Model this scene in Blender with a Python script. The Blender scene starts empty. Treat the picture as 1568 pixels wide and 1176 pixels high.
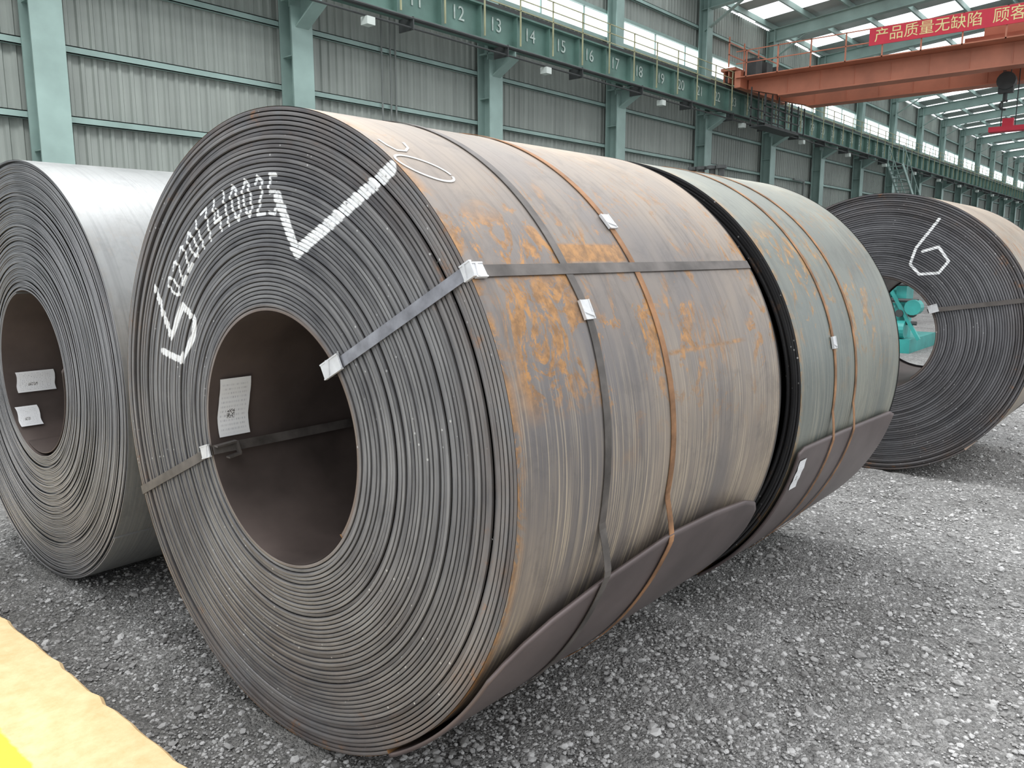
import bpy, numpy as np, random
from math import *
from mathutils import Vector, Matrix
rng=np.random.default_rng(7); random.seed(7)
sc=bpy.context.scene
# ------------------------------------------------------------ helpers
def mat(name):
    m=bpy.data.materials.new(name); m.use_nodes=True
    nt=m.node_tree; b=nt.nodes['Principled BSDF']; return m,nt,b
class NT:
    def __init__(s,nt): s.nt=nt
    def n(s,t,**k):
        o=s.nt.nodes.new(t)
        for a,v in k.items(): setattr(o,a,v)
        return o
    def l(s,a,b): s.nt.links.new(a,b)
    def coord(s,kind,scale=(1,1,1)):
        c=s.n('ShaderNodeTexCoord'); m=s.n('ShaderNodeMapping'); s.l(c.outputs[kind],m.inputs[0]); m.inputs['Scale'].default_value=scale; return m.outputs[0]
    def noise(s,co,scale,detail=4,rough=.55,dist=0):
        o=s.n('ShaderNodeTexNoise'); o.inputs['Scale'].default_value=scale;o.inputs['Detail'].default_value=detail;o.inputs['Roughness'].default_value=rough;o.inputs['Distortion'].default_value=dist
        s.l(co,o.inputs['Vector']); return o.outputs['Fac']
    def ramp(s,f,a,b,c0=0,c1=1):
        o=s.n('ShaderNodeMapRange'); s.l(f,o.inputs[0]); o.inputs[1].default_value=a;o.inputs[2].default_value=b;o.inputs[3].default_value=c0;o.inputs[4].default_value=c1; return o.outputs[0]
    def math(s,op,a,b=0.,clamp=False):
        o=s.n('ShaderNodeMath',operation=op,use_clamp=clamp)
        for i,v in enumerate((a,b)):
            if isinstance(v,(int,float)): o.inputs[i].default_value=v
            else: s.l(v,o.inputs[i])
        return o.outputs[0]
    def band(s,v,a,b,e):  # soft box mask
        return s.math('MULTIPLY',s.ramp(v,a-e,a+e),s.ramp(v,b+e,b-e))
    def mix(s,f,a,b,blend='MIX'):
        o=s.n('ShaderNodeMix',data_type='RGBA',blend_type=blend)
        for i,v in ((0,f),(6,a),(7,b)):
            if isinstance(v,(int,float)): o.inputs[i].default_value=v
            elif isinstance(v,tuple): o.inputs[i].default_value=(*v,1)
            else: s.l(v,o.inputs[i])
        return o.outputs[2]
    def attr(s,n): o=s.n('ShaderNodeAttribute',attribute_name=n); return o.outputs['Fac']
    def bump(s,h,strength,dist,b):
        o=s.n('ShaderNodeBump'); o.inputs['Strength'].default_value=strength;o.inputs['Distance'].default_value=dist; s.l(h,o.inputs['Height']); s.l(o.outputs[0],b.inputs['Normal'])
    def sep(s,v): o=s.n('ShaderNodeSeparateXYZ'); s.l(v,o.inputs[0]); return o.outputs
def simple(name,col,rough=.6,metal=0.,var=.15,vs=6,emit=None):
    m,nt,b=mat(name); N=NT(nt)
    f=N.noise(N.coord('Object'),vs,5); f=N.ramp(f,.3,.7)
    c2=tuple(c*(1-var) for c in col); c1=tuple(min(1,c*(1+var)) for c in col)
    N.l(N.mix(f,c2,c1),b.inputs['Base Color']); b.inputs['Roughness'].default_value=rough;b.inputs['Metallic'].default_value=metal
    if emit: b.inputs['Emission Color'].default_value=(*col,1); b.inputs['Emission Strength'].default_value=emit
    return m
def empty(name,loc=(0,0,0)):
    e=bpy.data.objects.new(name,None); e.location=loc; sc.collection.objects.link(e); return e
def obj(name,me,parent=None):
    o=bpy.data.objects.new(name,me); sc.collection.objects.link(o)
    if parent is not None:
        o.parent=parent; o.matrix_parent_inverse=Matrix.Translation(-parent.location)
    return o
def mesh_np(name,V,F,mats,parent=None,smooth=False,midx=None):
    me=bpy.data.meshes.new(name); V=np.asarray(V,dtype=np.float32); F=np.asarray(F,dtype=np.int32)
    n=F.shape[1]; me.vertices.add(len(V)); me.vertices.foreach_set('co',V.ravel())
    me.loops.add(F.size); me.loops.foreach_set('vertex_index',F.ravel())
    me.polygons.add(len(F)); me.polygons.foreach_set('loop_start',np.arange(len(F),dtype=np.int32)*n)
    if midx is not None: me.polygons.foreach_set('material_index',np.asarray(midx,dtype=np.int32))
    me.update(calc_edges=True)
    sm=np.full(len(F),bool(smooth)) if not hasattr(smooth,'__len__') else np.asarray(smooth)
    me.polygons.foreach_set('use_smooth',sm)
    for m in (mats if isinstance(mats,(list,tuple)) else [mats]): me.materials.append(m)
    return obj(name,me,parent)
def setuv(o,ux,uy):
    me=o.data; li=np.zeros(len(me.loops),dtype=np.int32); me.loops.foreach_get('vertex_index',li)
    u=me.uv_layers.new(name='UVMap'); u.data.foreach_set('uv',np.stack([np.asarray(ux)[li],np.asarray(uy)[li]],1).astype(np.float32).ravel())
class MB:
    def __init__(s): s.v=[];s.f=[];s.m=[]
    def box(s,x0,x1,y0,y1,z0,z1,mi=0):
        b=len(s.v); s.v+=[(x,y,z) for x in (x0,x1) for y in (y0,y1) for z in (z0,z1)]
        for q in ((0,1,3,2),(4,6,7,5),(0,4,5,1),(2,3,7,6),(0,2,6,4),(1,5,7,3)): s.f.append([b+i for i in q]); s.m.append(mi)
    def beam(s,p,q,w,h,mi=0,up=(0,0,1)):
        p=Vector(p);q=Vector(q);d=(q-p).normalized();u=Vector(up)
        if abs(d.dot(u))>.98:u=Vector((1,0,0))
        r=d.cross(u).normalized();u=r.cross(d)
        b=len(s.v)
        for e in (p,q):
            for a,c in ((-1,-1),(1,-1),(1,1),(-1,1)): s.v.append(tuple(e+r*(a*w/2)+u*(c*h/2)))
        for q4 in ((0,3,2,1),(4,5,6,7),(0,1,5,4),(1,2,6,5),(2,3,7,6),(3,0,4,7)): s.f.append([b+i for i in q4]); s.m.append(mi)
    def cyl(s,p,q,r,n=10,mi=0,r2=None):
        p=Vector(p);q=Vector(q);d=(q-p).normalized();u=Vector((0,0,1)) if abs(d.z)<.9 else Vector((1,0,0))
        a=d.cross(u).normalized();c=a.cross(d);b=len(s.v); r2=r if r2 is None else r2
        for e,rr in ((p,r),(q,r2)):
            for i in range(n):
                t=2*pi*i/n; s.v.append(tuple(e+a*(cos(t)*rr)+c*(sin(t)*rr)))
        for i in range(n):
            j=(i+1)%n; s.f.append([b+i,b+j,b+n+j,b+n+i]); s.m.append(mi)
        s.f.append([b+i for i in range(n)][::-1]); s.m.append(mi); s.f.append([b+n+i for i in range(n)]); s.m.append(mi)
    def poly(s,pts,mi=0):
        b=len(s.v); s.v+=[tuple(p) for p in pts]; s.f.append(list(range(b,b+len(pts)))); s.m.append(mi)
    def extr(s,prof,fn,a,b_,mi=0):
        n=len(prof);b=len(s.v)
        for t in (a,b_): s.v+=[fn(u,v,t) for u,v in prof]
        for i in range(n):
            j=(i+1)%n; s.f.append([b+i,b+j,b+n+j,b+n+i]); s.m.append(mi)
        s.f.append([b+i for i in range(n)][::-1]);s.m.append(mi);s.f.append([b+n+i for i in range(n)]);s.m.append(mi)
    def out(s,name,mats,parent=None,smooth=False):
        me=bpy.data.meshes.new(name); me.from_pydata(s.v,[],s.f)
        for m in (mats if isinstance(mats,(list,tuple)) else [mats]): me.materials.append(m)
        me.polygons.foreach_set('material_index',s.m); me.update()
        if smooth: me.polygons.foreach_set('use_smooth',[True]*len(s.f))
        return obj(name,me,parent)
def ribbon(name,P,S,w,th,m,parent):
    P=[Vector(p) for p in P];S=[Vector(x).normalized() for x in S];V=[];F=[]
    for i,p in enumerate(P):
        t=(P[min(i+1,len(P)-1)]-P[max(i-1,0)]).normalized(); n=S[i].cross(t).normalized()
        for a,b in ((-1,-1),(1,-1),(1,1),(-1,1)): V.append(tuple(p+S[i]*(a*w/2)+n*(b*th/2)))
    for i in range(len(P)-1):
        for k in range(4):
            j=(k+1)%4; F.append([4*i+k,4*i+j,4*i+4+j,4*i+4+k])
    e=4*(len(P)-1); F+=[[3,2,1,0],[e,e+1,e+2,e+3]]
    return mesh_np(name,V,F,m,parent)

# ------------------------------------------------------------ camera (fitted)
cd=bpy.data.cameras.new('camera'); cam=bpy.data.objects.new('camera',cd); sc.collection.objects.link(cam); sc.camera=cam
cd.sensor_fit='HORIZONTAL'; cd.sensor_width=36; cd.lens=1226.7/1568*36; cd.clip_end=500; cd.clip_start=.05
cam.location=(0,0,1.519); cam.rotation_euler=(radians(90-9.24),0,radians(40.338-90))
sc.view_settings.view_transform='Standard'; sc.view_settings.look='None'; sc.view_settings.exposure=0
# ------------------------------------------------------------ world
w=bpy.data.worlds.new('sky'); sc.world=w; w.use_nodes=True; N=NT(w.node_tree); bg=w.node_tree.nodes['Background']
c=N.n('ShaderNodeTexCoord'); z=N.sep(c.outputs['Generated'])[2]
f=N.ramp(z,-.05,.9); N.l(N.mix(f,(.61,.64,.67),(1.5,1.52,1.55)),bg.inputs['Color']); bg.inputs['Strength'].default_value=1.42
def area(name,loc,size,power,rot=(0,0,0),sy=None):
    l=bpy.data.lights.new(name,'AREA'); l.energy=power; l.size=size; l.shape='RECTANGLE'; l.size_y=sy or size
    o=bpy.data.objects.new(name,l); o.location=loc; o.rotation_euler=rot; sc.collection.objects.link(o)
area('skylight_lamp',(3,6.5,11.5),6,1250,(radians(-8),0,0),4)

# ------------------------------------------------------------ coil materials
def face_mat(name,base,bright,brown,rust=.6,rough=.42,metal=.4,spk_on=True,aniso=.75):
    m,nt,b=mat(name); N=NT(nt)
    uv=N.coord('UV'); ob=N.coord('Object')
    s=N.sep(uv)
    comb=N.n('ShaderNodeCombineXYZ'); N.l(N.math('MULTIPLY',s[0],3.1),comb.inputs[0]); N.l(N.math('MULTIPLY',s[1],2.),comb.inputs[1])
    per=N.noise(comb.outputs[0],1.,5,.6)
    big=N.noise(ob,1.6,4,.6,.5)
    f=N.math('ADD',N.math('MULTIPLY',per,.6),N.math('MULTIPLY',big,.4)); f=N.ramp(f,.38,.62)
    col=N.mix(f,base,bright)
    so=N.sep(ob)
    low=N.ramp(so[2],-.15,-.95); rr=N.ramp(N.attr('rad'),.8,1.0); ri_=N.ramp(N.attr('rad'),.425,.40)
    k=N.math('MAXIMUM',N.math('MULTIPLY',low,.4),N.math('MULTIPLY',rr,.8))
    rn=N.ramp(N.noise(ob,4.5,6,.7),.38,.66)
    k=N.math('MULTIPLY',N.math('MULTIPLY',k,rn),rust)
    k=N.math('MAXIMUM',k,N.math('MULTIPLY',ri_,rust))
    col=N.mix(k,col,brown)
    r2=N.ramp(N.noise(ob,9,7,.75),.6,.68); r2=N.math('MULTIPLY',r2,N.math('MULTIPLY',rr,rust*1.2,True))
    col=N.mix(r2,col,(.36,.16,.055))
    if spk_on:
        sp=N.n('ShaderNodeTexVoronoi'); sp.inputs['Scale'].default_value=30; N.l(ob,sp.inputs['Vector']); spk=N.ramp(sp.outputs['Distance'],.12,.07); spk=N.math('MULTIPLY',spk,N.ramp(N.noise(ob,2.5,2),.46,.54))
        col=N.mix(N.math('MULTIPLY',spk,.6),col,(.75,.75,.73))
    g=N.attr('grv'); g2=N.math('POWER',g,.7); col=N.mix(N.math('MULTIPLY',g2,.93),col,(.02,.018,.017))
    pn=N.ramp(N.noise(ob,90,3),.2,.42)
    p=N.math('MULTIPLY',N.ramp(N.attr('paint'),.3,.55),pn); col=N.mix(p,col,(.85,.86,.86))
    N.l(col,b.inputs['Base Color']); b.inputs['Roughness'].default_value=rough
    N.l(N.ramp(N.math('MAXIMUM',p,g),0,1,metal,0),b.inputs['Metallic'])
    b.inputs['Anisotropic'].default_value=aniso
    tg=N.n('ShaderNodeTangent',direction_type='RADIAL',axis='X'); N.l(tg.outputs[0],b.inputs['Tangent'])
    N.bump(N.noise(N.coord('Object'),160,3),.2,.002,b)
    return m
def shell_mat(name,gray,tan,rust,streak,tanbias=0.,rustamt=1.,metal=.3,rough=.42,patch=False):
    m,nt,b=mat(name); N=NT(nt)
    uv=N.coord('UV'); s=N.sep(uv)
    def cv(a,c,off=0.):
        q=N.n('ShaderNodeCombineXYZ'); N.l(N.math('MULTIPLY',s[0],a),q.inputs[0]); N.l(N.math('MULTIPLY',s[1],c),q.inputs[1]); q.inputs[2].default_value=off; return q.outputs[0]
    big=N.noise(cv(2.2,1.2),1.,5,.6,.3); f=N.ramp(N.math('ADD',big,tanbias),.4,.65)
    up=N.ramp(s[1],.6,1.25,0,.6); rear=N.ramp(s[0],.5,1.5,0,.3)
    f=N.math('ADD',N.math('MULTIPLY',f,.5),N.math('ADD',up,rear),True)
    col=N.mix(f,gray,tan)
    st=N.noise(cv(130,1.1,3.),1.,4,.6); wide=N.noise(cv(5,1.,7.),1.,3)
    lo=N.ramp(s[1],.38,-.05)
    k=N.math('MULTIPLY',N.math('MULTIPLY',N.ramp(st,.5,.58),N.ramp(wide,.36,.5)),lo)
    col=N.mix(N.math('MULTIPLY',k,.75),col,streak)
    dk=N.ramp(N.noise(cv(60,1.,9.),1.,4,.6),.5,.75); col=N.mix(N.math('MULTIPLY',dk,.4),col,tuple(x*.35 for x in gray))
    mot=N.ramp(N.noise(cv(6,5,4.),1.,8,.72,.6),.5,.7); col=N.mix(N.math('MULTIPLY',mot,.4),col,tuple(x*.5 for x in gray))
    r=N.noise(cv(9,6,1.),1.,9,.78,1.0); rz=N.math('MULTIPLY',N.ramp(s[1],-.05,.3),N.ramp(s[1],1.2,.6)); rw=N.noise(cv(2.2,2.6,5.),1.,2)
    rk=N.math('MULTIPLY',N.ramp(r,.53,.57),N.math('MULTIPLY',N.ramp(rw,.41,.5),rz))
    edge=N.math('MULTIPLY',N.ramp(s[0],.04,.0),N.ramp(r,.47,.52))
    rk=N.math('MAXIMUM',N.math('MULTIPLY',rk,.9),N.math('MULTIPLY',edge,.75))
    if patch:
        fine=N.ramp(N.noise(cv(30,60,2.),1.,5,.7),.35,.55)
        p1=N.math('MULTIPLY',N.band(s[0],.39,.69,.006),N.band(s[1],.565,.625,.005))
        p2=N.math('MULTIPLY',N.math('MULTIPLY',N.band(s[0],.72,1.25,.03),N.band(s[1],.262,.275,.004)),fine)
        p3=N.math('MULTIPLY',N.math('MULTIPLY',N.band(s[0],.05,.36,.03),N.band(s[1],.2,.53,.05)),N.ramp(r,.46,.51))
        p4=N.math('MULTIPLY',N.math('MULTIPLY',N.band(s[0],.9,1.15,.06),N.band(s[1],.2,.38,.05)),N.ramp(N.noise(cv(60,6,2.),1.,5,.7),.5,.6))
        for p_,a_ in ((p1,.85),(p2,.8),(p3,.9),(p4,.65)): rk=N.math('MAXIMUM',rk,N.math('MULTIPLY',p_,a_))
    rc=N.mix(N.ramp(N.noise(cv(25,20,8.),1.,4,.7),.4,.6),rust,tuple(x*.5 for x in rust))
    col=N.mix(N.math('MULTIPLY',rk,rustamt),col,rc)
    N.l(col,b.inputs['Base Color']); N.l(N.ramp(rk,0,1,metal,0),b.inputs['Metallic'])
    N.l(N.ramp(big,.3,.7,rough-.08,rough+.12),b.inputs['Roughness'])
    N.bump(N.math('ADD',N.math('MULTIPLY',st,.6),N.noise(cv(40,40,2.),1.,4)),.3,.002,b)
    return m
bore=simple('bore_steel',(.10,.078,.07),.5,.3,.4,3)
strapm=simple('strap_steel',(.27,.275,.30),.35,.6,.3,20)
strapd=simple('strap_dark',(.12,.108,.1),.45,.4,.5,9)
strapr=simple('strap_rusty',(.28,.145,.07),.7,.1,.5,12)
sealm=simple('seal_metal',(.66,.67,.68),.4,.3,.12,30)
flapm=simple('sheet_tail_steel',(.125,.1,.098),.42,.35,.35,2.5)
# label material
m,nt,b=mat('paper_label'); N=NT(nt); s=N.sep(N.coord('UV'))
q=N.n('ShaderNodeCombineXYZ'); N.l(N.math('MULTIPLY',s[0],38.),q.inputs[0]); N.l(N.math('FLOOR',N.math('MULTIPLY',s[1],13.)),q.inputs[1])
tx=N.ramp(N.noise(q.outputs[0],1.,3,.9),.52,.56); row=N.band(N.math('FRACT',N.math('MULTIPLY',s[1],13.)),.25,.7,.05)
tx=N.math('MULTIPLY',N.math('MULTIPLY',tx,row),N.math('MULTIPLY',N.band(s[0],.08,.9,.01),N.band(s[1],.05,.93,.01)))
ck=N.n('ShaderNodeTexWhiteNoise'); q2=N.n('ShaderNodeCombineXYZ'); N.l(N.math('FLOOR',N.math('MULTIPLY',s[0],55.)),q2.inputs[0]);N.l(N.math('FLOOR',N.math('MULTIPLY',s[1],90.)),q2.inputs[1]); N.l(q2.outputs[0],ck.inputs[0])
qm=N.math('MULTIPLY',N.band(s[0],.3,.55,.005),N.band(s[1],.3,.45,.005)); qv=N.math('GREATER_THAN',ck.outputs[0],.5)
col=N.mix(N.math('MULTIPLY',tx,.7),(.82,.83,.84),(.15,.15,.2)); col=N.mix(qm,col,N.mix(qv,(.85,.85,.85),(.05,.05,.05)))
N.l(col,b.inputs['Base Color']); b.inputs['Roughness'].default_value=.5; labelm=m

# ------------------------------------------------------------ coil builder
def make_coil(x,y,R,L,n,seg,phi_end,mats,parent,seed=1,strokes=None,loose=6,jit=.0016,rin=.381,nx=2,zc=None,groove=.005,wob=.0025):
    r_=np.random.default_rng(seed); zc=R if zc is None else zc
    t=(R-rin)/(n+.5); M=int(n*seg)+1; T=np.linspace(0,n,M); ph=np.radians(phi_end-360*(n-T))
    r0=R+t/2-t*(n-T)-t
    kn=r_.normal(0,1,int(n*2)+3); J=np.interp(T*2,np.arange(len(kn)),kn)
    lw=np.clip((T-(n-loose))/loose,0,1)
    J=J*jit*(1+2.0*lw)+wob*np.sin(T*2*pi*.07*9)
    g=groove*(1+1.8*lw)
    us=[.0,.14,.5,.86,1.0]; V=np.zeros((M,5,3)); 
    for k,u in enumerate(us):
        r=r0+t*u*(.995)
        xx=J+(g if k in(0,4) else (0 if k==2 else .0006))
        V[:,k]=np.stack([x+xx,y-r*np.cos(ph),zc+r*np.sin(ph)],1)
    i=np.arange(M-1)[:,None]*5+np.arange(4)[None]; i=i.ravel()
    F=np.stack([i,i+1,i+6,i+5],1)
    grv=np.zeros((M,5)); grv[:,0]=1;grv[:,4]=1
    uvx=np.repeat(T[:,None],5,1); uvy=np.repeat(T[:,None]*2*pi*.6,5,1)
    rad=(r0[:,None]+t*np.array(us)[None])/R
    V=V.reshape(-1,3); base=len(V); parts=[(F,0)]
    VV=[V]; G=[grv.ravel()]; UX=[uvx.ravel()]; UY=[uvy.ravel()]; RD=[rad.ravel()]
    def shell(idx,off,mi):
        nonlocal base
        r=r0[idx]+off*t; p=ph[idx]; xs=np.linspace(0,L,nx+1)
        gx=np.repeat((x+xs)[None],len(idx),0); gx[:,0]=x+J[idx]+.0006
        A=np.stack([gx,np.repeat((y-r*np.cos(p))[:,None],nx+1,1),np.repeat((zc+r*np.sin(p))[:,None],nx+1,1)],2)
        m=len(idx); a=np.arange(m-1)[:,None]*(nx+1)+np.arange(nx)[None]; a=a.ravel()+base
        Fq=np.stack([a,a+1,a+nx+2,a+nx+1],1)
        if mi==1: Fq=Fq[:,::-1]
        pd=(np.degrees(p)+180)%360-180
        VV.append(A.reshape(-1,3)); G.append(np.zeros(m*(nx+1))); RD.append(np.ones(m*(nx+1)))
        UX.append(np.repeat(xs[None],m,0).ravel()); UY.append(np.repeat((np.radians(pd)*R)[:,None],nx+1,1).ravel())
        parts.append((Fq,mi)); base+=m*(nx+1)
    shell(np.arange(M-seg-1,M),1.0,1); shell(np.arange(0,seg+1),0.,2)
    k=180; a=np.linspace(0,2*pi,k+1)[:-1]
    for rr in (rin-t*.3,R): 
        VV.append(np.stack([x+L+0*a,y-rr*np.cos(a),zc+rr*np.sin(a)],1)); 
    G.append(np.zeros(2*k));RD.append(np.ones(2*k)*.7);UX.append(np.zeros(2*k));UY.append(np.zeros(2*k))
    q=np.arange(k); q2=(q+1)%k; parts.append((np.stack([q,q2,q2+k,q+k],1)+base,0)); base+=2*k
    for r1,p in ((r0[-1],ph[-1]),(r0[0],ph[0])):
        for rr in (r1,r1+t): VV.append(np.array([[x,y-rr*cos(p),zc+rr*sin(p)],[x+L,y-rr*cos(p),zc+rr*sin(p)]]))
        G.append(np.zeros(4));RD.append(np.ones(4));UX.append(np.zeros(4));UY.append(np.zeros(4)); parts.append((np.array([[0,1,3,2]])+base,1)); base+=4
    V=np.concatenate(VV); F=np.concatenate([p_[0] for p_ in parts]); mi=np.concatenate([np.full(len(p_[0]),p_[1]) for p_ in parts])
    cen=np.array([x,y,zc]); o=mesh_np('coil_body',V-cen,F,mats,None,mi!=0,mi)
    o.location=cen; o.parent=parent; o.matrix_parent_inverse=Matrix.Translation(-parent.location)
    setuv(o,np.concatenate(UX),np.concatenate(UY)); me=o.data
    def at(nm,v): a_=me.attributes.new(nm,'FLOAT','POINT'); a_.data.foreach_set('value',np.asarray(v,dtype=np.float32))
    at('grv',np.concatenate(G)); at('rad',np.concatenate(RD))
    pt=np.zeros(len(V))
    if strokes:
        P2=V[:M*5,1:]-cen[1:]; val=np.zeros(len(P2))
        for a_,b_,hw in strokes:
            a_=np.array(a_);b_=np.array(b_);d=b_-a_;L2=max(1e-9,(d@d)); s_=np.clip(((P2-a_)@d)/L2,0,1); ds=np.linalg.norm(P2-a_-s_[:,None]*d,axis=1)
            val=np.maximum(val,np.clip(1.5-ds/hw,0,1))
        gg=np.concatenate(G)[:M*5]; pt[:M*5]=val*(1-.55*gg)
    at('paint',pt)
    def surf(phi): return R+t/2-t*(((phi_end-phi)%360)/360)
    return o,surf,t
def pol(x,y,zc,r,phi): a=radians(phi); return (x,y-r*cos(a),zc+r*sin(a))
def radial(phi): a=radians(phi); return Vector((0,-cos(a),sin(a)))
def hoop(name,x,y,zc,surf,path,w,m,parent,off=.003):
    P=[];S=[]
    xs=[p[0] for p in path];ps=[p[1] for p in path]
    order=np.argsort(ps); ps2=np.array(ps)[order];xs2=np.array(xs)[order]
    for phi in np.arange(ps2[0],ps2[-1]+.1,1.):
        P.append(pol(x+np.interp(phi,ps2,xs2),y,zc,surf(phi)+off,phi)); S.append((1,0,0))
    return ribbon(name,P,S,w,.002,m,parent)
def axial(name,x,y,zc,surf,phi_in,phi_out,L,w,m,parent,rin=.381,off=.004):
    tg=lambda p:Vector((0,sin(radians(p)),cos(radians(p))))
    P=[];S=[]
    for s in np.linspace(0,1,8):
        a=Vector(pol(0,y,zc,rin,phi_in));b=Vector(pol(0,y,zc,surf(phi_out)-.001,phi_out)); q=a.lerp(b,s); P.append((x-.008,q.y,q.z)); S.append(tg(phi_out))
    R=surf(phi_out)
    P+= [pol(x-.004,y,zc,R+off,phi_out)]; S+=[tg(phi_out)]
    P2=[P[-1]]; S2=[tg(phi_out)]
    for s in np.linspace(.004,L-.002,8): P2.append(pol(x+s,y,zc,R+off,phi_out)); S2.append(tg(phi_out))
    P2.append(pol(x+L+.006,y,zc,R-.01,phi_out));S2.append(tg(phi_out)); P2.append(pol(x+L+.006,y,zc,rin,phi_in));S2.append(tg(phi_out))
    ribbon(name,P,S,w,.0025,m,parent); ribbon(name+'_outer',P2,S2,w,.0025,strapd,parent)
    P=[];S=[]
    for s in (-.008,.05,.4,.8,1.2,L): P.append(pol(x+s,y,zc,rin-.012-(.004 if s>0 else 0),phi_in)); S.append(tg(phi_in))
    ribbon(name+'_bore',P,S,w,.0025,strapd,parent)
def seal(name,c,ax,nrm,w,l,parent,m=None):
    ax=Vector(ax).normalized();n=Vector(nrm).normalized();sd=n.cross(ax).normalized();c=Vector(c);mb=MB()
    mb.beam(c-ax*l/2+n*.004,c+ax*l/2+n*.004,w,.005,0,n)
    for s in(-1,1): mb.beam(c-ax*l/2+sd*s*w/2+n*.004,c+ax*l/2+sd*s*w/2+n*.004,.004,.009,0,n)
    mb.beam(c-ax*l*.3-sd*w*.5+n*.008,c-ax*l*.05+sd*w*.5+n*.008,l*.18,.003,0,n)
    mb.out(name,m or sealm,parent)
def label(name,x,y,zc,x0,x1,p0,p1,r,parent):
    n=12;V=[];F=[];U=[];W=[]
    for i in range(n+1):
        p=p0+(p1-p0)*i/n
        for k,xx in enumerate((x0,x1)): V.append(pol(xx+.004*sin(i*.5),y,zc,r-.002*abs(sin(i*.8)),p)); U.append(k); W.append(1-i/n)
    for i in range(n): F.append((2*i,2*i+1,2*i+3,2*i+2))
    o=mesh_np(name,V,F,labelm,parent,True); setuv(o,U,W)
def tail(name,x,y,zc,surf,pe,top,parent,m,liftmax,ref,th=.011,n=40,ex=1.7):
    xs=np.array([p[0] for p in top]);ps=np.array([p[1] for p in top]); X=np.interp(np.linspace(0,1,90),np.linspace(0,1,len(xs)),xs); P=np.interp(X,xs,ps)
    V=[];F=[]
    for xx,pt in zip(X,P):
        for j in range(n+1):
            phi=pe+(pt-pe)*j/n; q=np.clip((phi-pe)/(ref-pe),0,1.3); r=surf(pe)+liftmax*q**ex
            V.append(pol(x+xx,y,zc,r-.001,phi))
    for i in range(len(X)-1):
        for j in range(n): a=i*(n+1)+j; F.append((a,a+n+1,a+n+2,a+1))
    o=mesh_np(name,V,F,m,parent,True); md=o.modifiers.new('thickness','SOLIDIFY'); md.thickness=th; md.offset=1
    return o
def lifted(surf,pe,liftmax,ref,topphi,th=.0125,ex=1.7):
    def f(phi):
        p=(phi+180)%360-180
        l=lambda p: surf(pe)+liftmax*(max(0,(p-pe)/(ref-pe)))**ex+th
        if pe<p<=topphi: return l(p)
        if topphi<p<topphi+7:
            u=(p-topphi)/7; return l(topphi)*(1-u)+surf(phi)*u
        return surf(phi)
    return f
# strokes of the hand lettering (dy,dz) on the face
DG={'0':[[(.25,1),(.05,.8),(0,.5),(.05,.2),(.25,0),(.45,.2),(.5,.5),(.45,.8),(.25,1)]],
'1':[[(.3,1),(.2,0)]],'2':[[(0,.8),(.2,1),(.45,.85),(.4,.55),(0,0),(.5,.02)]],'4':[[(.3,1),(0,.35),(.55,.35)],[(.38,.65),(.3,0)]],
'7':[[(0,1),(.5,1),(.15,0)]],'5':[[(.5,1),(.1,1),(.05,.55),(.35,.6),(.5,.3),(.35,.02),(0,.05)]]}
strokes=[]
def pl(pts,hw):
    for a,b in zip(pts[:-1],pts[1:]): strokes.append((a,b,hw))
pl([(-.068,.713),(-.148,.557),(-.558,.760)],.0175)
pl([(.70,.437),(.611,.268),(.515,.381)],.012); pl([(.515,.381),(.442,.336),(.458,.281),(.549,.191),(.676,.213)],.012)
msg='022017410025'
stp=[0]+[ {'1':3.6}.get(b_,4.9)*.5+{'1':3.6}.get(a_,4.9)*.5 for a_,b_ in zip(msg[:-1],msg[1:])]
angs=np.cumsum(stp); angs=38.0+angs*(55.5/angs[-1])
for i,(ch,an) in enumerate(zip(msg,angs)):
    h=.088+.024*i/11; wd=.080; rr=.722
    ca_=-rr*cos(radians(an)); cb_=rr*sin(radians(an))
    ang=pi-radians(an); ua,ub=cos(ang),sin(ang)
    for st in DG[ch]:
        q=[]
        for u,v in st:
            a=ca_+(v-.5)*h*ua+(u-.25)*wd*ub; b=cb_+(v-.5)*h*ub-(u-.25)*wd*ua; q.append((-a,b))
        pl(q,.0052)
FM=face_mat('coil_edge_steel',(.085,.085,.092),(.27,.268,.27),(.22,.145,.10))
SM=shell_mat('coil_shell_rusty',(.17,.157,.155),(.41,.335,.262),(.47,.225,.06),(.56,.47,.35),patch=True)
mx,my=1.348,2.088; ML=1.50
E1=empty('steel_coil',(mx,my,0))
PE=-60
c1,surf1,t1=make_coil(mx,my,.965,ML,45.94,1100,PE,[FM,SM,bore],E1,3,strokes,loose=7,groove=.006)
tail('sheet_tail',mx,my,.965,surf1,PE,[(.0,-29),(.03,-26),(.08,-23.5),(.17,-21),(.35,-18.3),(.7,-15.5),(1.0,-16),(1.25,-17.5),(1.36,-19.5),(1.42,-22.5),(1.45,-28),(1.46,-36),(1.465,-48)],E1,flapm,.027,-18,ex=1.9)
sl1=lifted(surf1,PE,.027,-18,-16.5,ex=1.9)
axial('strap_cross',mx,my,.965,surf1,38.9,32.2,ML,.032,strapm,E1)
sd_=Vector((0,-.53,.275)).normalized()
seal('strap_seal_rim',(mx-.012,my-.825,.965+.515),sd_,(-1,0,0),.036,.035,E1)
seal('strap_seal_rim_top',pol(mx+.025,my,.965,surf1(32.2)+.004,32.2),(1,0,0),radial(32.2),.036,.04,E1)
seal('strap_seal_eye',(mx-.012,my-.31,.965+.249),sd_,(-1,0,0),.042,.085,E1)
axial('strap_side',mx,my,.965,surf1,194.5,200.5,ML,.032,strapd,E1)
seal('strap_seal_side',(mx-.012,my+.395,.965-.103),Vector((0,.95,-.3)),(-1,0,0),.04,.055,E1)
mb=MB(); Q=[Vector(pol(mx+a_,my,.965,.355,p_)) for a_,p_ in ((-.005,193),(.07,192),(.075,199),(.03,200))]
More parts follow.
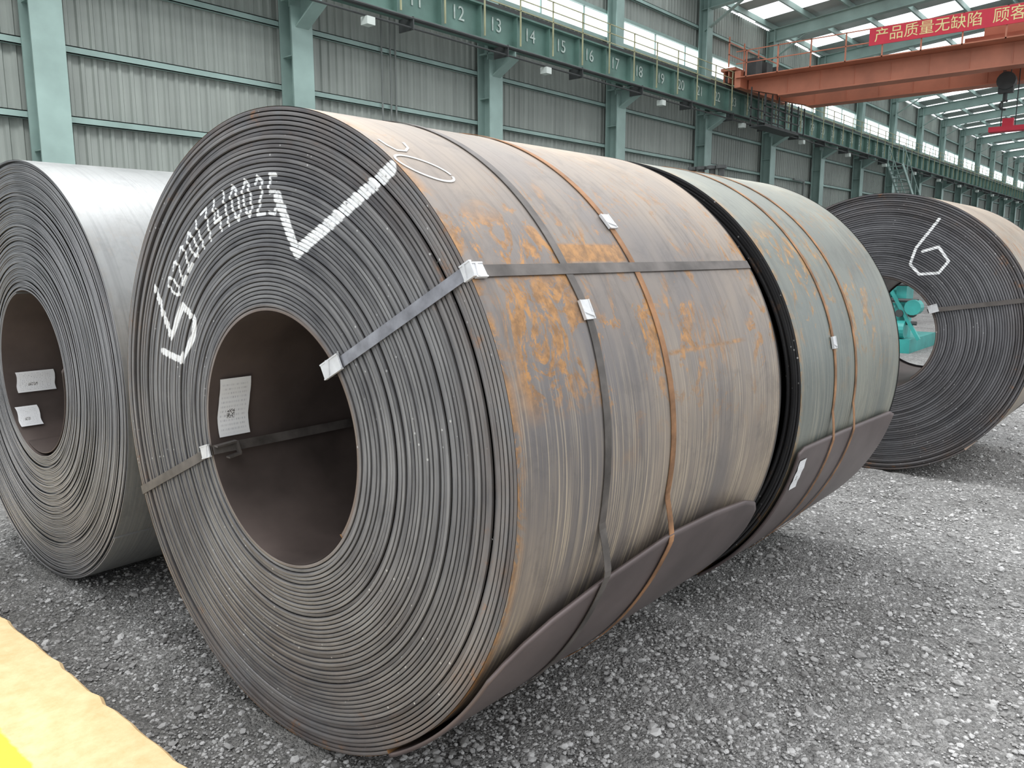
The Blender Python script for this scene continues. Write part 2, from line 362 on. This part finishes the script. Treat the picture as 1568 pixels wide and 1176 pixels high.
for a_,b_ in zip(Q[:-1],Q[1:]): mb.beam(a_,b_,.006,.022,0,(0,1,0))
mb.out('strap_loop',strapd,E1)
hoop('strap_hoop_front',mx,my,.965,sl1,[(.38,200),(.37,64),(.37,33),(.385,24),(.372,12),(.36,-4),(.36,-20),(.36,-59)],.03,strapd,E1)
hoop('strap_hoop_rear',mx,my,.965,sl1,[(.72,200),(.71,90),(.71,40),(.71,0),(.70,-20),(.69,-59)],.027,strapr,E1)
seal('strap_seal_front',pol(mx+.378,my,.965,surf1(25)+.004,25),Vector((0,sin(radians(25)),cos(radians(25)))),radial(25),.038,.055,E1)
seal('strap_seal_rear',pol(mx+.71,my,.965,surf1(42)+.004,42),Vector((0,sin(radians(42)),cos(radians(42)))),radial(42),.038,.055,E1)
label('paper_label',mx,my,.965,1.375,1.49,158,189,.3775,E1)
chalk=simple('chalk',(.72,.72,.7),.8,0,.05,20)
def chalkline(name,pts,parent,wd=.007):
    P=[];S=[]
    for i,(dx,ph) in enumerate(pts):
        P.append(Vector(pol(mx+dx,my,.965,surf1(ph)+.0015,ph)))
    for i in range(len(P)):
        t=(P[min(i+1,len(P)-1)]-P[max(i-1,0)]); S.append(t.cross(radial(pts[i][1])))
    ribbon(name,P,S,wd,.001,chalk,parent)
chalkline('chalk_mark',[(.085+.075*cos(a)-.01*sin(a),52.6+2.8*sin(a)-1.2*cos(a)) for a in np.linspace(0,6.1,40)],E1)
chalkline('chalk_mark',[(.03,60.5),(.035,58.5),(.05,57.2),(.08,57.3),(.105,58.6),(.115,60.5)],E1)
# ------------- coil 0 (left)
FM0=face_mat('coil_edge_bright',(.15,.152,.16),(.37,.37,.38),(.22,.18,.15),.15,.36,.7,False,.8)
SM0=shell_mat('coil_shell_gray',(.22,.23,.232),(.28,.29,.285),(.3,.2,.1),(.32,.32,.31),0,.1,.3,.4)
E0=empty('steel_coil',(1.361,4.083,0))
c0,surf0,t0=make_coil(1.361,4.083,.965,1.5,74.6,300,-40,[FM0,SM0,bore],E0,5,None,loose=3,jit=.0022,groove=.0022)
label('paper_label',1.361,4.083,.965,1.41,1.587,185,201,.372,E0)
label('paper_label_small',1.361,4.083,.965,1.375,1.475,212,230,.372,E0)
# loose innermost wrap curling into the eye
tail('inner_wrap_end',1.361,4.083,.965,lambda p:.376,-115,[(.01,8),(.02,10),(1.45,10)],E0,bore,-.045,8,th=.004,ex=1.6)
# ------------- coil 2 (behind)
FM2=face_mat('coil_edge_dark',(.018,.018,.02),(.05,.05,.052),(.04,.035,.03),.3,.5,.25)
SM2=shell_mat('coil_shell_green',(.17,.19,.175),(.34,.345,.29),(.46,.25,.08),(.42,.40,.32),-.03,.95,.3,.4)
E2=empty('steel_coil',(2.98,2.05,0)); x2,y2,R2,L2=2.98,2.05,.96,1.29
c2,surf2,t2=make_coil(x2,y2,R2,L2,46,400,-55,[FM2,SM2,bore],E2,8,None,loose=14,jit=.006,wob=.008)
tail('sheet_tail',x2,y2,R2,surf2,-55,[(.0,-11.5),(.05,-10.5),(.5,-11),(1.2,-12.5),(1.29,-14)],E2,flapm,.006,-12)
sl2=lifted(surf2,-55,.006,-12,-12)
for k,dx in enumerate((.36,.62)): hoop('strap_hoop',x2,y2,R2,sl2,[(dx+.01,200),(dx,60),(dx+.01,20),(dx,-10),(dx-.01,-50)],.022,strapr,E2)
seal('strap_seal',pol(x2+.36,y2,R2,surf2(12)+.004,12),Vector((0,sin(.2),cos(.2))),radial(12),.035,.05,E2)
label('paper_label',x2,y2,R2,x2+.02,x2+.09,-13.5,-21,.985,E2)
# ------------- coil 3 (right)
strokes3=[]
for pts in ([(-.349,.781),(-.220,.591),(-.192,.482),(-.254,.417),(-.372,.427),(-.425,.505),(-.359,.599),(-.262,.569)],):
    for a,b in zip(pts[:-1],pts[1:]): strokes3.append((a,b,.0085))
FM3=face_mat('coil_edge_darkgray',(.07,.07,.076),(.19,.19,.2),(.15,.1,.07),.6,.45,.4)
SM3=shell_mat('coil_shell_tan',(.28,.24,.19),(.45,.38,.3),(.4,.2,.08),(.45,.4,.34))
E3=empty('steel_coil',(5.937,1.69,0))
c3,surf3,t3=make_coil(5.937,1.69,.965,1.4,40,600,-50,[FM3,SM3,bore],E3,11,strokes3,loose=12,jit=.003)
axial('strap_cross',5.937,1.69,.965,surf3,27.6,16.5,1.4,.03,strapd,E3)
seal('strap_seal_eye',(5.925,1.69-.36,.965+.19),radial(20),(-1,0,0),.05,.06,E3)

# ------------------------------------------------------------ ground
m,nt,b=mat('gravel_ground'); N=NT(nt); ob=N.coord('Object')
v=N.n('ShaderNodeTexVoronoi'); v.inputs['Scale'].default_value=95; N.l(ob,v.inputs['Vector'])
v2=N.n('ShaderNodeTexVoronoi'); v2.inputs['Scale'].default_value=210; N.l(ob,v2.inputs['Vector'])
v3=N.n('ShaderNodeTexVoronoi'); v3.inputs['Scale'].default_value=34; N.l(ob,v3.inputs['Vector'])
def patches(N,ob):
    big=N.noise(ob,.7,6,.65); xy=N.sep(ob)
    dirt=N.ramp(xy[0],2.2,1.0,0,.22)
    return N.ramp(N.math('SUBTRACT',big,dirt),.25,.6)
big=patches(N,ob); fin=N.noise(ob,30,6,.8)
col=N.mix(big,(.21,.205,.195),(.50,.495,.485)); g=N.sep(v.outputs['Color'])[0]; g3=N.sep(v3.outputs['Color'])[1]
col=N.mix(.85,col,N.mix(N.ramp(g,0,1),(.42,.42,.42),(1.1,1.1,1.1)),'MULTIPLY'); col=N.mix(.6,col,N.mix(N.ramp(fin,.3,.7),(.5,.5,.5),(1.25,1.25,1.25)),'MULTIPLY')
col=N.mix(.5,col,N.mix(N.ramp(g3,0,1),(.6,.6,.6),(1.3,1.3,1.3)),'MULTIPLY')
N.l(col,b.inputs['Base Color']); b.inputs['Roughness'].default_value=.95
h=N.math('ADD',N.math('MULTIPLY',v.outputs['Distance'],-1.),N.math('ADD',N.math('MULTIPLY',v2.outputs['Distance'],-.5),N.math('MULTIPLY',N.noise(ob,9,5),1.2))); N.bump(h,1.,.014,b)
GM=m
gx=np.concatenate([np.linspace(-4,10,200),np.linspace(10.5,160,60)]); gy=np.concatenate([np.linspace(-14,-2,20),np.linspace(-1.9,7,140),np.linspace(7.4,15,20)])
X,Y=np.meshgrid(gx,gy,indexing='ij')
Z=-.008+.008*np.sin(X*3.1+1.3*np.sin(Y*2.3))*np.sin(Y*2.7+X)*(X<10)+rng.normal(0,.003,X.shape)*(X<10)
V=np.stack([X,Y,Z-.006],2).reshape(-1,3); a=(np.arange(len(gx)-1)[:,None]*len(gy)+np.arange(len(gy)-1)[None]).ravel()
F=np.stack([a,a+len(gy),a+len(gy)+1,a+1],1); mesh_np('floor',V,F,GM,None,True)
# pebbles
m,nt,b=mat('pebble'); N=NT(nt); g=N.n('ShaderNodeNewGeometry'); ri=g.outputs['Random Per Island']
col=N.mix(ri,(.20,.195,.188),(.66,.655,.645)); bg2=N.ramp(patches(N,N.coord('Object')),0,1,.58,1.0); cc=N.n('ShaderNodeCombineColor'); [N.l(bg2,cc.inputs[i]) for i in range(3)]
N.l(N.mix(1.,col,cc.outputs[0],'MULTIPLY'),b.inputs['Base Color']); b.inputs['Roughness'].default_value=.9; PM=m
ph_=(1+5**.5)/2
ico=np.array([(-1,ph_,0),(1,ph_,0),(-1,-ph_,0),(1,-ph_,0),(0,-1,ph_),(0,1,ph_),(0,-1,-ph_),(0,1,-ph_),(ph_,0,-1),(ph_,0,1),(-ph_,0,-1),(-ph_,0,1)])/1.9
icf=np.array([(0,11,5),(0,5,1),(0,1,7),(0,7,10),(0,10,11),(1,5,9),(5,11,4),(11,10,2),(10,7,6),(7,1,8),(3,9,4),(3,4,2),(3,2,6),(3,6,8),(3,8,9),(4,9,5),(2,4,11),(6,2,10),(8,6,7),(9,8,1)])
K=110000
d=1.3+8.0*rng.random(K)**1.5; al=np.radians(rng.uniform(2,78,K)); px=d*np.cos(al);py=d*np.sin(al)
ok=(px>1.03)&(py<5.2)&~((abs(py-2.088)<.2)&(px>1.3)&(px<4.4))&~((abs(py-4.083)<.2)&(px>1.3)&(px<3))&~((abs(py-1.68)<.2)&(px>5.8)&(px<7.4))&~((abs(px-7.1)<.2)&(abs(py-3.62)<.2)); px,py,d=px[ok],py[ok],d[ok]; K=len(px)
sz=np.clip(rng.lognormal(-5.5,.46,K),.002,.02)*(1+.04*d)
pts=ico[None]*(1+rng.normal(0,.16,(K,12,1)))
sc3=np.stack([rng.uniform(.7,1.3,K),rng.uniform(.7,1.3,K),rng.uniform(.45,.8,K)],1)
pts=pts*sc3[:,None]; a=rng.uniform(0,2*pi,K); ca,sa=np.cos(a)[:,None],np.sin(a)[:,None]
xx=pts[:,:,0]*ca-pts[:,:,1]*sa; yy=pts[:,:,0]*sa+pts[:,:,1]*ca
zg=-.014+.008*np.sin(px*3.1+1.3*np.sin(py*2.3))*np.sin(py*2.7+px)
V=np.stack([xx,yy,pts[:,:,2]],2)*sz[:,None,None]+np.stack([px,py,zg+sz*.25],1)[:,None]
F=(icf[None]+(np.arange(K)*12)[:,None,None]).reshape(-1,3)
mesh_np('gravel',V.reshape(-1,3),F,PM)
# ------------------------------------------------------------ walkway edge
m,nt,b=mat('yellow_paint_concrete'); N=NT(nt); ob=N.coord('Object')
wv=N.ramp(N.noise(ob,14,6,.7),.35,.65); col=N.mix(wv,(.66,.45,.22),(.78,.57,.32)); di=N.ramp(N.noise(ob,3.3,5,.7),.62,.75); col=N.mix(N.math('MULTIPLY',di,.5),col,(.40,.33,.24))
x_=N.sep(ob)[0]; xn=N.math('ADD',x_,N.math('MULTIPLY',N.noise(ob,20),.03)); line=N.ramp(xn,.735,.725); col=N.mix(line,col,(.8,.66,.05))
gr=N.ramp(xn,.66,.65); col=N.mix(gr,col,N.mix(wv,(.35,.35,.34),(.45,.45,.43)))
N.l(col,b.inputs['Base Color']); b.inputs['Roughness'].default_value=.75; N.bump(N.noise(ob,50,6,.7),.4,.004,b)
ys=np.linspace(-5,9,900); ed=1.005+np.interp(ys,np.linspace(-5,9,240),rng.normal(0,.004,240)); V=[];F=[]
for yv,e in zip(ys,ed): V+=[(-2.5,yv,.05),(.3,yv,.05),(e-.012,yv,.05),(e,yv,.038),(e+.006,yv,-.03)]
for i in range(len(ys)-1):
    for k in range(4): q=5*i+k; F.append((q,q+1,q+6,q+5))
mesh_np('painted_curb',V,F,m)

# ------------------------------------------------------------ building
m,nt,b=mat('corrugated_sheet'); N=NT(nt)
st=N.noise(N.coord('Object',(3.,1,.12)),1.6,6,.65); bg_=N.noise(N.coord('Object',(.16,1,.5)),1.,3)
f=N.ramp(N.math('ADD',N.math('MULTIPLY',st,.6),N.math('MULTIPLY',bg_,.4)),.38,.62); N.l(N.mix(f,(.23,.255,.235),(.34,.375,.345)),b.inputs['Base Color']); b.inputs['Roughness'].default_value=.55
CM=m
paint=simple('pale_green_steel',(.27,.38,.35),.5,0,.18,1.2)
paintd=simple('green_steel',(.11,.2,.17),.5,0,.25,1.5)
dark=simple('dark_steel',(.05,.055,.055),.6,.2,.2,3)
yel=simple('faded_yellow_paint',(.36,.36,.22),.6,0,.2,3)
white=simple('white_paint',(.6,.66,.62),.6,0,.05,3); numm=simple('faded_white_paint',(.42,.5,.46),.7,0,.3,8)
WY=14.3
def corr(name,z0,z1,x0=-6,x1=150,pitch=.2,amp=.035):
    n=int((x1-x0)/pitch); xs=[];yy=[]
    for i in range(n):
        for u,d in ((0,0),(.5,0),(.62,1),(.88,1)): xs.append(x0+(i+u)*pitch); yy.append(WY-amp*d)
    k=len(xs); V=[(x,y,z0) for x,y in zip(xs,yy)]+[(x,y,z1) for x,y in zip(xs,yy)]
    F=[(i,i+1,k+i+1,k+i) for i in range(k-1)]; return mesh_np(name,V,F,CM)
corr('wall_left',-.02,7.85); corr('wall_left_upper',8.6,10.4)
glow=simple('daylit_glazing',(.95,.98,1.),.4,0,.02,2,emit=2.0)
mb=MB(); mb.box(-6,150,WY-.01,WY+.01,7.85,8.6); 
mb2=MB()
for i in range(78): mb2.box(-6+2*i-.02,-6+2*i+.02,WY-.05,WY-.012,7.85,8.6)
for z in (7.85,8.6): mb2.box(-6,150,WY-.1,WY+.03,z-.05,z+.05)
W_=empty('window_1',(20,WY,8.2)); mb.out('glazing',glow,W_); mb2.out('frame',paint,W_)
colX=[-.5,5.25]+[9.88+5.68*k for k in range(25)]
mb=MB()
for X in colX:
    mb.box(X-.24,X+.24,13.72,13.75,0,6.2); mb.box(X-.24,X+.24,14.10,14.13,0,10.3); mb.box(X-.015,X+.015,13.75,14.10,0,6.2)
    mb.box(X-.2,X+.2,13.82,13.845,6.2,10.3); mb.box(X-.012,X+.012,13.845,14.10,6.2,10.3)
    mb.box(X-.2,X+.2,13.08,14.1,6.34,6.38)
    mb.extr([(13.1,6.34),(13.1,6.2),(13.72,5.85),(13.72,6.34)],lambda u,v,t:(t,u,v),X-.02,X+.02)
    mb.extr([(13.1,6.2),(13.1,6.17),(13.72,5.82),(13.72,5.85)],lambda u,v,t:(t,u,v),X-.15,X+.15)
    for zz in (1.,3.1,5.3): mb.box(X-.2,X+.2,13.75,14.10,zz,zz+.02)
mb.out('column_row',paint)
mb=MB()
for z in (1.2,2.45,3.66,4.75,5.93,9.3):
    mb.box(-6,150,14.15,14.25,z-.06,z-.045);mb.box(-6,150,14.15,14.25,z+.045,z+.06);mb.box(-6,150,14.15,14.16,z-.06,z+.06)
mb.out('wall_girts',paint)
mb=MB()
for X,z0 in ((12.2,3.2),(12.45,3.2),(12.6,4.2)): mb.cyl((X,14.1,z0),(X,14.1,7.4),.02,8)
mb.cyl((35.6,14.0,4.75),(36.8,14.0,4.75),.05,8);mb.cyl((36.8,14.0,4.75),(36.8,14.0,3.),.05,8)
mb.out('wall_conduits',simple('conduit_grey',(.18,.2,.19),.6,0,.1,3))
# runway girder
R_=empty('crane_runway',(20,13.3,6.4))
mb=MB(); mb.box(-6,150,13.12,13.48,7.14,7.18); mb.box(-6,150,13.14,13.46,6.40,6.44); mb.box(-6,150,13.29,13.31,6.44,7.14)
for i in range(-10,108):
    X=16.31-.64+1.28*i; mb.box(X-.01,X+.01,13.14,13.29,6.44,7.14)
mb.out('girder',paintd,R_)
mb=MB(); mb.box(-6,150,13.26,13.34,7.18,7.32,0); mb.out('rail',dark,R_)
mb=MB()
for i in range(-10,108):
    X=16.31-.64+1.28*i; mb.box(X-.015,X+.015,13.02,13.05,6.45,7.75); 
for z in (7.25,7.5,7.73): mb.box(-6,150,13.02,13.04,z,z+.025)
mb.out('handrail',yel,R_)
mb=MB(); mb.box(-6,150,13.5,13.8,7.1,7.14)
for y_ in (12.88,12.96): mb.cyl((-6,y_,6.3),(150,y_,6.3),.028,6)
mb.cyl((-6,12.92,6.12),(150,12.92,6.12),.022,6)
for i in range(0,156,3): mb.box(-6+i,-5.97+i,12.86,13.3,6.08,6.34)
mb.out('walkway',dark,R_)
mb=MB()
for X in colX: mb.box(X+.5,X+1.0,13.55,13.8,6.55,7.0); mb.box(X+.9,X+1.1,12.85,13.05,5.95,6.1)
mb.out('junction_boxes',white,R_)
def text(name,s,loc,size,rot,m,parent,ext=.004,al='CENTER'):
    cu=bpy.data.curves.new(name,'FONT'); cu.body=s; cu.size=size; cu.align_x=al; cu.align_y='CENTER'; cu.extrude=ext
    o=bpy.data.objects.new(name,cu); sc.collection.objects.link(o); o.location=loc; o.rotation_euler=rot; cu.materials.append(m)
    o.parent=parent; o.matrix_parent_inverse=Matrix.Translation(-parent.location); return o
for nn in range(8,40): text('bay_number',str(nn),(16.31+1.28*(nn-14),13.27,6.84),.44,(pi/2,0,0),numm,R_)
# roof
rz=lambda y:10.35+(14.3-y)*.09
mb=MB();fr=MB();sk=MB()
x0,x1=25,150
for X in colX:
    if X<x0: continue
    for dz,wd in ((0,.28),(-.45,.28)): fr.beam((X,14.1,rz(14.1)+dz-.05),(X,-6,rz(-6)+dz-.05),wd,.025,0)
    fr.beam((X,14.1,rz(14.1)-.275),(X,-6,rz(-6)-.275),.015,.45,0)
    fr.beam((X,14.0,rz(14.0)-1.2),(X,12.6,rz(12.6)-.5),.18,.02)
for y_ in np.arange(14,-6,-1.5): fr.beam((x0,y_,rz(y_)+.08),(x1,y_,rz(y_)+.08),.07,.2)
prev=x0
for X in colX:
    if X<x0: continue
    for s in (X+.9,X+3.3):
        mb.poly([(prev,14.4,rz(14.4)+.2),(s,14.4,rz(14.4)+.2),(s,-6,rz(-6)+.2),(prev,-6,rz(-6)+.2)])
        sk.poly([(s,14.4,rz(14.4)+.2),(s+1.5,14.4,rz(14.4)+.2),(s+1.5,-6,rz(-6)+.2),(s,-6,rz(-6)+.2)]); prev=s+1.5
roofm=simple('roof_sheet',(.42,.46,.44),.6,0,.1,.5)
C_=empty('ceiling',(60,5,10.4)); mb.out('roof_sheeting',roofm,C_); sk.out('skylights',glow,C_); fr.out('rafters',paint,C_)
# access stair to the runway
S_=empty('access_stair',(47,12.4,4)); mb=MB(); sy=11.95
for dy in (0,.7):
    mb.beam((44.5,sy+dy,6.0),(50,sy+dy,2.6),.05,.2); mb.beam((44.5,sy+dy,6.9),(50,sy+dy,3.5),.04,.04)
    for i in range(7): t=i/6; mb.beam((44.5+5.5*t,sy+dy,6.0-3.4*t),(44.5+5.5*t,sy+dy,6.9-3.4*t),.04,.04)
for i in range(19): t=(i+.5)/19; mb.box(44.4+5.5*t,44.65+5.5*t,sy,sy+.7,5.98-3.4*t,6.01-3.4*t)
mb.box(50,51.5,sy-.1,sy+.8,2.5,2.6)
for X in (50.1,51.4):
    for y_ in (sy,sy+.7): mb.box(X-.05,X+.05,y_-.05,y_+.05,-.02,3.5)
mb.out('stair_frame',paint,S_)
# ------------------------------------------------------------ overhead crane
orange=simple('crane_orange',(.50,.18,.105),.5,0,.2,1.); redm=simple('banner_red',(.62,.03,.06),.6,0,.08,2); goldm=simple('banner_yellow',(.85,.75,.35),.6,0,.03,2)
K_=empty('overhead_crane',(28,6,7)); mb=MB(); CX=28.
for X in (CX,CX+2.6):
    mb.extr([(-4,6.9),(11.6,6.9),(12.7,7.2),(12.7,7.5),(-4,7.5)],lambda u,v,t:(t,u,v),X-.25,X+.25)
    mb.box(X-.32,X+.32,-4,12.7,7.5,7.54); mb.box(X-.3,X+.3,-4,11.6,6.86,6.9)
    mb.box(X-.04,X+.04,-4,12.7,7.54,7.62)
    for i in range(14): mb.box(X-.27,X+.27,-3+i*1.1,-2.98+i*1.1,6.9,7.5)
mb.box(CX-.8,CX+3.4,12.75,12.97,7.2,7.75); mb.box(CX-.8,CX+3.4,12.97,13.5,7.8,7.9)
mb.box(CX-.9,CX-.3,-4,12.9,7.5,7.53)
for z in (7.95,8.35): mb.box(CX-.9,CX-.87,-4,12.9,z,z+.03)
for y_ in np.arange(-4,12.9,1.1): mb.box(CX-.9,CX-.86,y_,y_+.04,7.5,8.38)
for z in (8.3,8.7): mb.box(CX-.9,CX+3.4,13.15,13.19,z,z+.03)
for X in (CX-.9,CX+.3,CX+1.5,CX+3.3): mb.box(X,X+.04,13.15,13.19,7.9,8.9)
for X in (CX-.5,CX+3.1):
    mb.box(X-.25,X+.25,13.2,13.24,7.4,7.8);mb.box(X-.25,X+.25,13.38,13.42,7.4,7.8)
mb.box(CX-.2,CX+2.8,4.2,6.0,7.62,7.8); mb.box(CX+.3,CX+2.2,4.5,5.6,7.8,8.3); mb.cyl((CX+1.2,4.6,7.95),(CX+1.2,5.6,7.95),.35,14)
mb.out('bridge',orange,K_)
mb=MB()
for X in (CX-.5,CX+3.1): mb.cyl((X,13.25,7.52),(X,13.37,7.52),.19,16)
for i in range(4): mb.box(CX-.6+i*.9,CX-.1+i*.9,12.3,12.7,7.55,8.15)
for X in np.arange(CX-.6,CX+3.,.6): mb.box(X,X+.04,12.4,12.44,5.9,7.2); mb.box(X,X+.04,11.9,11.94,5.9,6.9)
for z in (5.9,6.2,6.5): mb.box(CX-.6,CX+2.5,12.4,12.44,z,z+.04); mb.box(CX-.6,CX+2.5,11.9,11.94,z,z+.04)
mb.box(CX-.6,CX+2.5,11.9,12.44,5.86,5.9)
for dy in (-.1,.1): mb.cyl((CX+1.2,5.05+dy,6.6),(CX+1.2,5.05+dy,7.8),.015,6)
mb.cyl((CX+1.05,5.05,6.7),(CX+1.35,5.05,6.7),.26,16); mb.box(CX+1.1,CX+1.3,4.85,5.25,6.35,6.7); mb.cyl((CX+1.2,5.05,6.1),(CX+1.2,5.05,6.4),.05,8)
for i in range(8):
    a0=-pi*.6+i*.5;a1=a0+.5; mb.cyl((CX+1.2,5.05+.13*cos(a0),6.0+.13*sin(a0)),(CX+1.2,5.05+.13*cos(a1),6.0+.13*sin(a1)),.035,8)
for y_ in (4.9,5.3): mb.cyl((CX+2.3,y_,5.5),(CX+2.3,y_,7.6),.015,6)
mb.out('hook_block',dark,K_)
mb=MB(); mb.box(CX+2.1,CX+2.5,4.6,5.6,5.35,5.5); mb.box(CX+2.2,CX+2.4,4.95,5.25,5.5,5.75); mb.out('spreader',redm,K_)
mb=MB(); mb.box(CX-.96,CX-.93,-2.5,8.5,7.85,8.35); mb.out('banner',redm,K_)
text('banner_text','产品质量无缺陷  顾客服务无',(CX-.965,8.35,8.1),.42,(pi/2,0,-pi/2),goldm,K_,.003,'LEFT')
# ------------------------------------------------------------ teal machine seen through coil eye
teal=simple('teal_machine_paint',(.03,.27,.25),.45,0,.3,3)
M_=empty('rolling_machine',(14,3.6,0)); mb=MB()
mb.box(13.4,15,3.3,4.9,-.02,.2)
mb.box(13.6,14.0,3.45,3.6,.2,1.25);mb.box(13.6,14.0,4.2,4.4,.2,1.25); mb.box(13.55,14.05,3.35,4.5,1.25,1.4)
mb.cyl((13.8,3.6,.6),(13.8,4.2,.6),.15,16);mb.cyl((13.8,3.6,.95),(13.8,4.2,.95),.13,16)
for y_ in (3.4,3.75,4.0): mb.cyl((13.5,y_,.35),(13.5,y_+.12,.35),.14,16)
mb.cyl((13.6,3.3,.7),(13.4,3.3,.7),.12,14); mb.beam((13.5,3.2,.2),(13.5,3.8,1.2),.05,.05)
mb.out('frame',teal,M_)
mb=MB()
for z in (.45,.8,1.05): mb.cyl((13.52,3.25,z),(13.52,3.7,z),.03,8)
for y_ in (3.32,3.5,3.68): mb.cyl((13.45,y_,.6),(13.55,y_,.6),.06,10)
mb.out('fittings',dark,M_)
# valve stand glimpsed behind the second coil
V_=empty('valve_stand',(7.1,3.62,0)); mb=MB()
mb.box(6.95,7.25,3.47,3.77,-.02,.05); mb.cyl((7.1,3.62,.05),(7.1,3.62,1.95),.06,12); mb.box(6.98,7.22,3.5,3.74,1.9,2.1)
for dy in (-.14,-.05,.06,.15): mb.cyl((7.1,3.62+dy,2.0),(7.1,3.62+dy,2.3),.03,10); mb.cyl((7.1,3.62+dy,2.3),(7.1,3.62+dy,2.33),.05,10)
mb.cyl((7.1,3.4,2.12),(7.1,3.84,2.12),.04,10)
mb.out('valve_body',dark,V_)
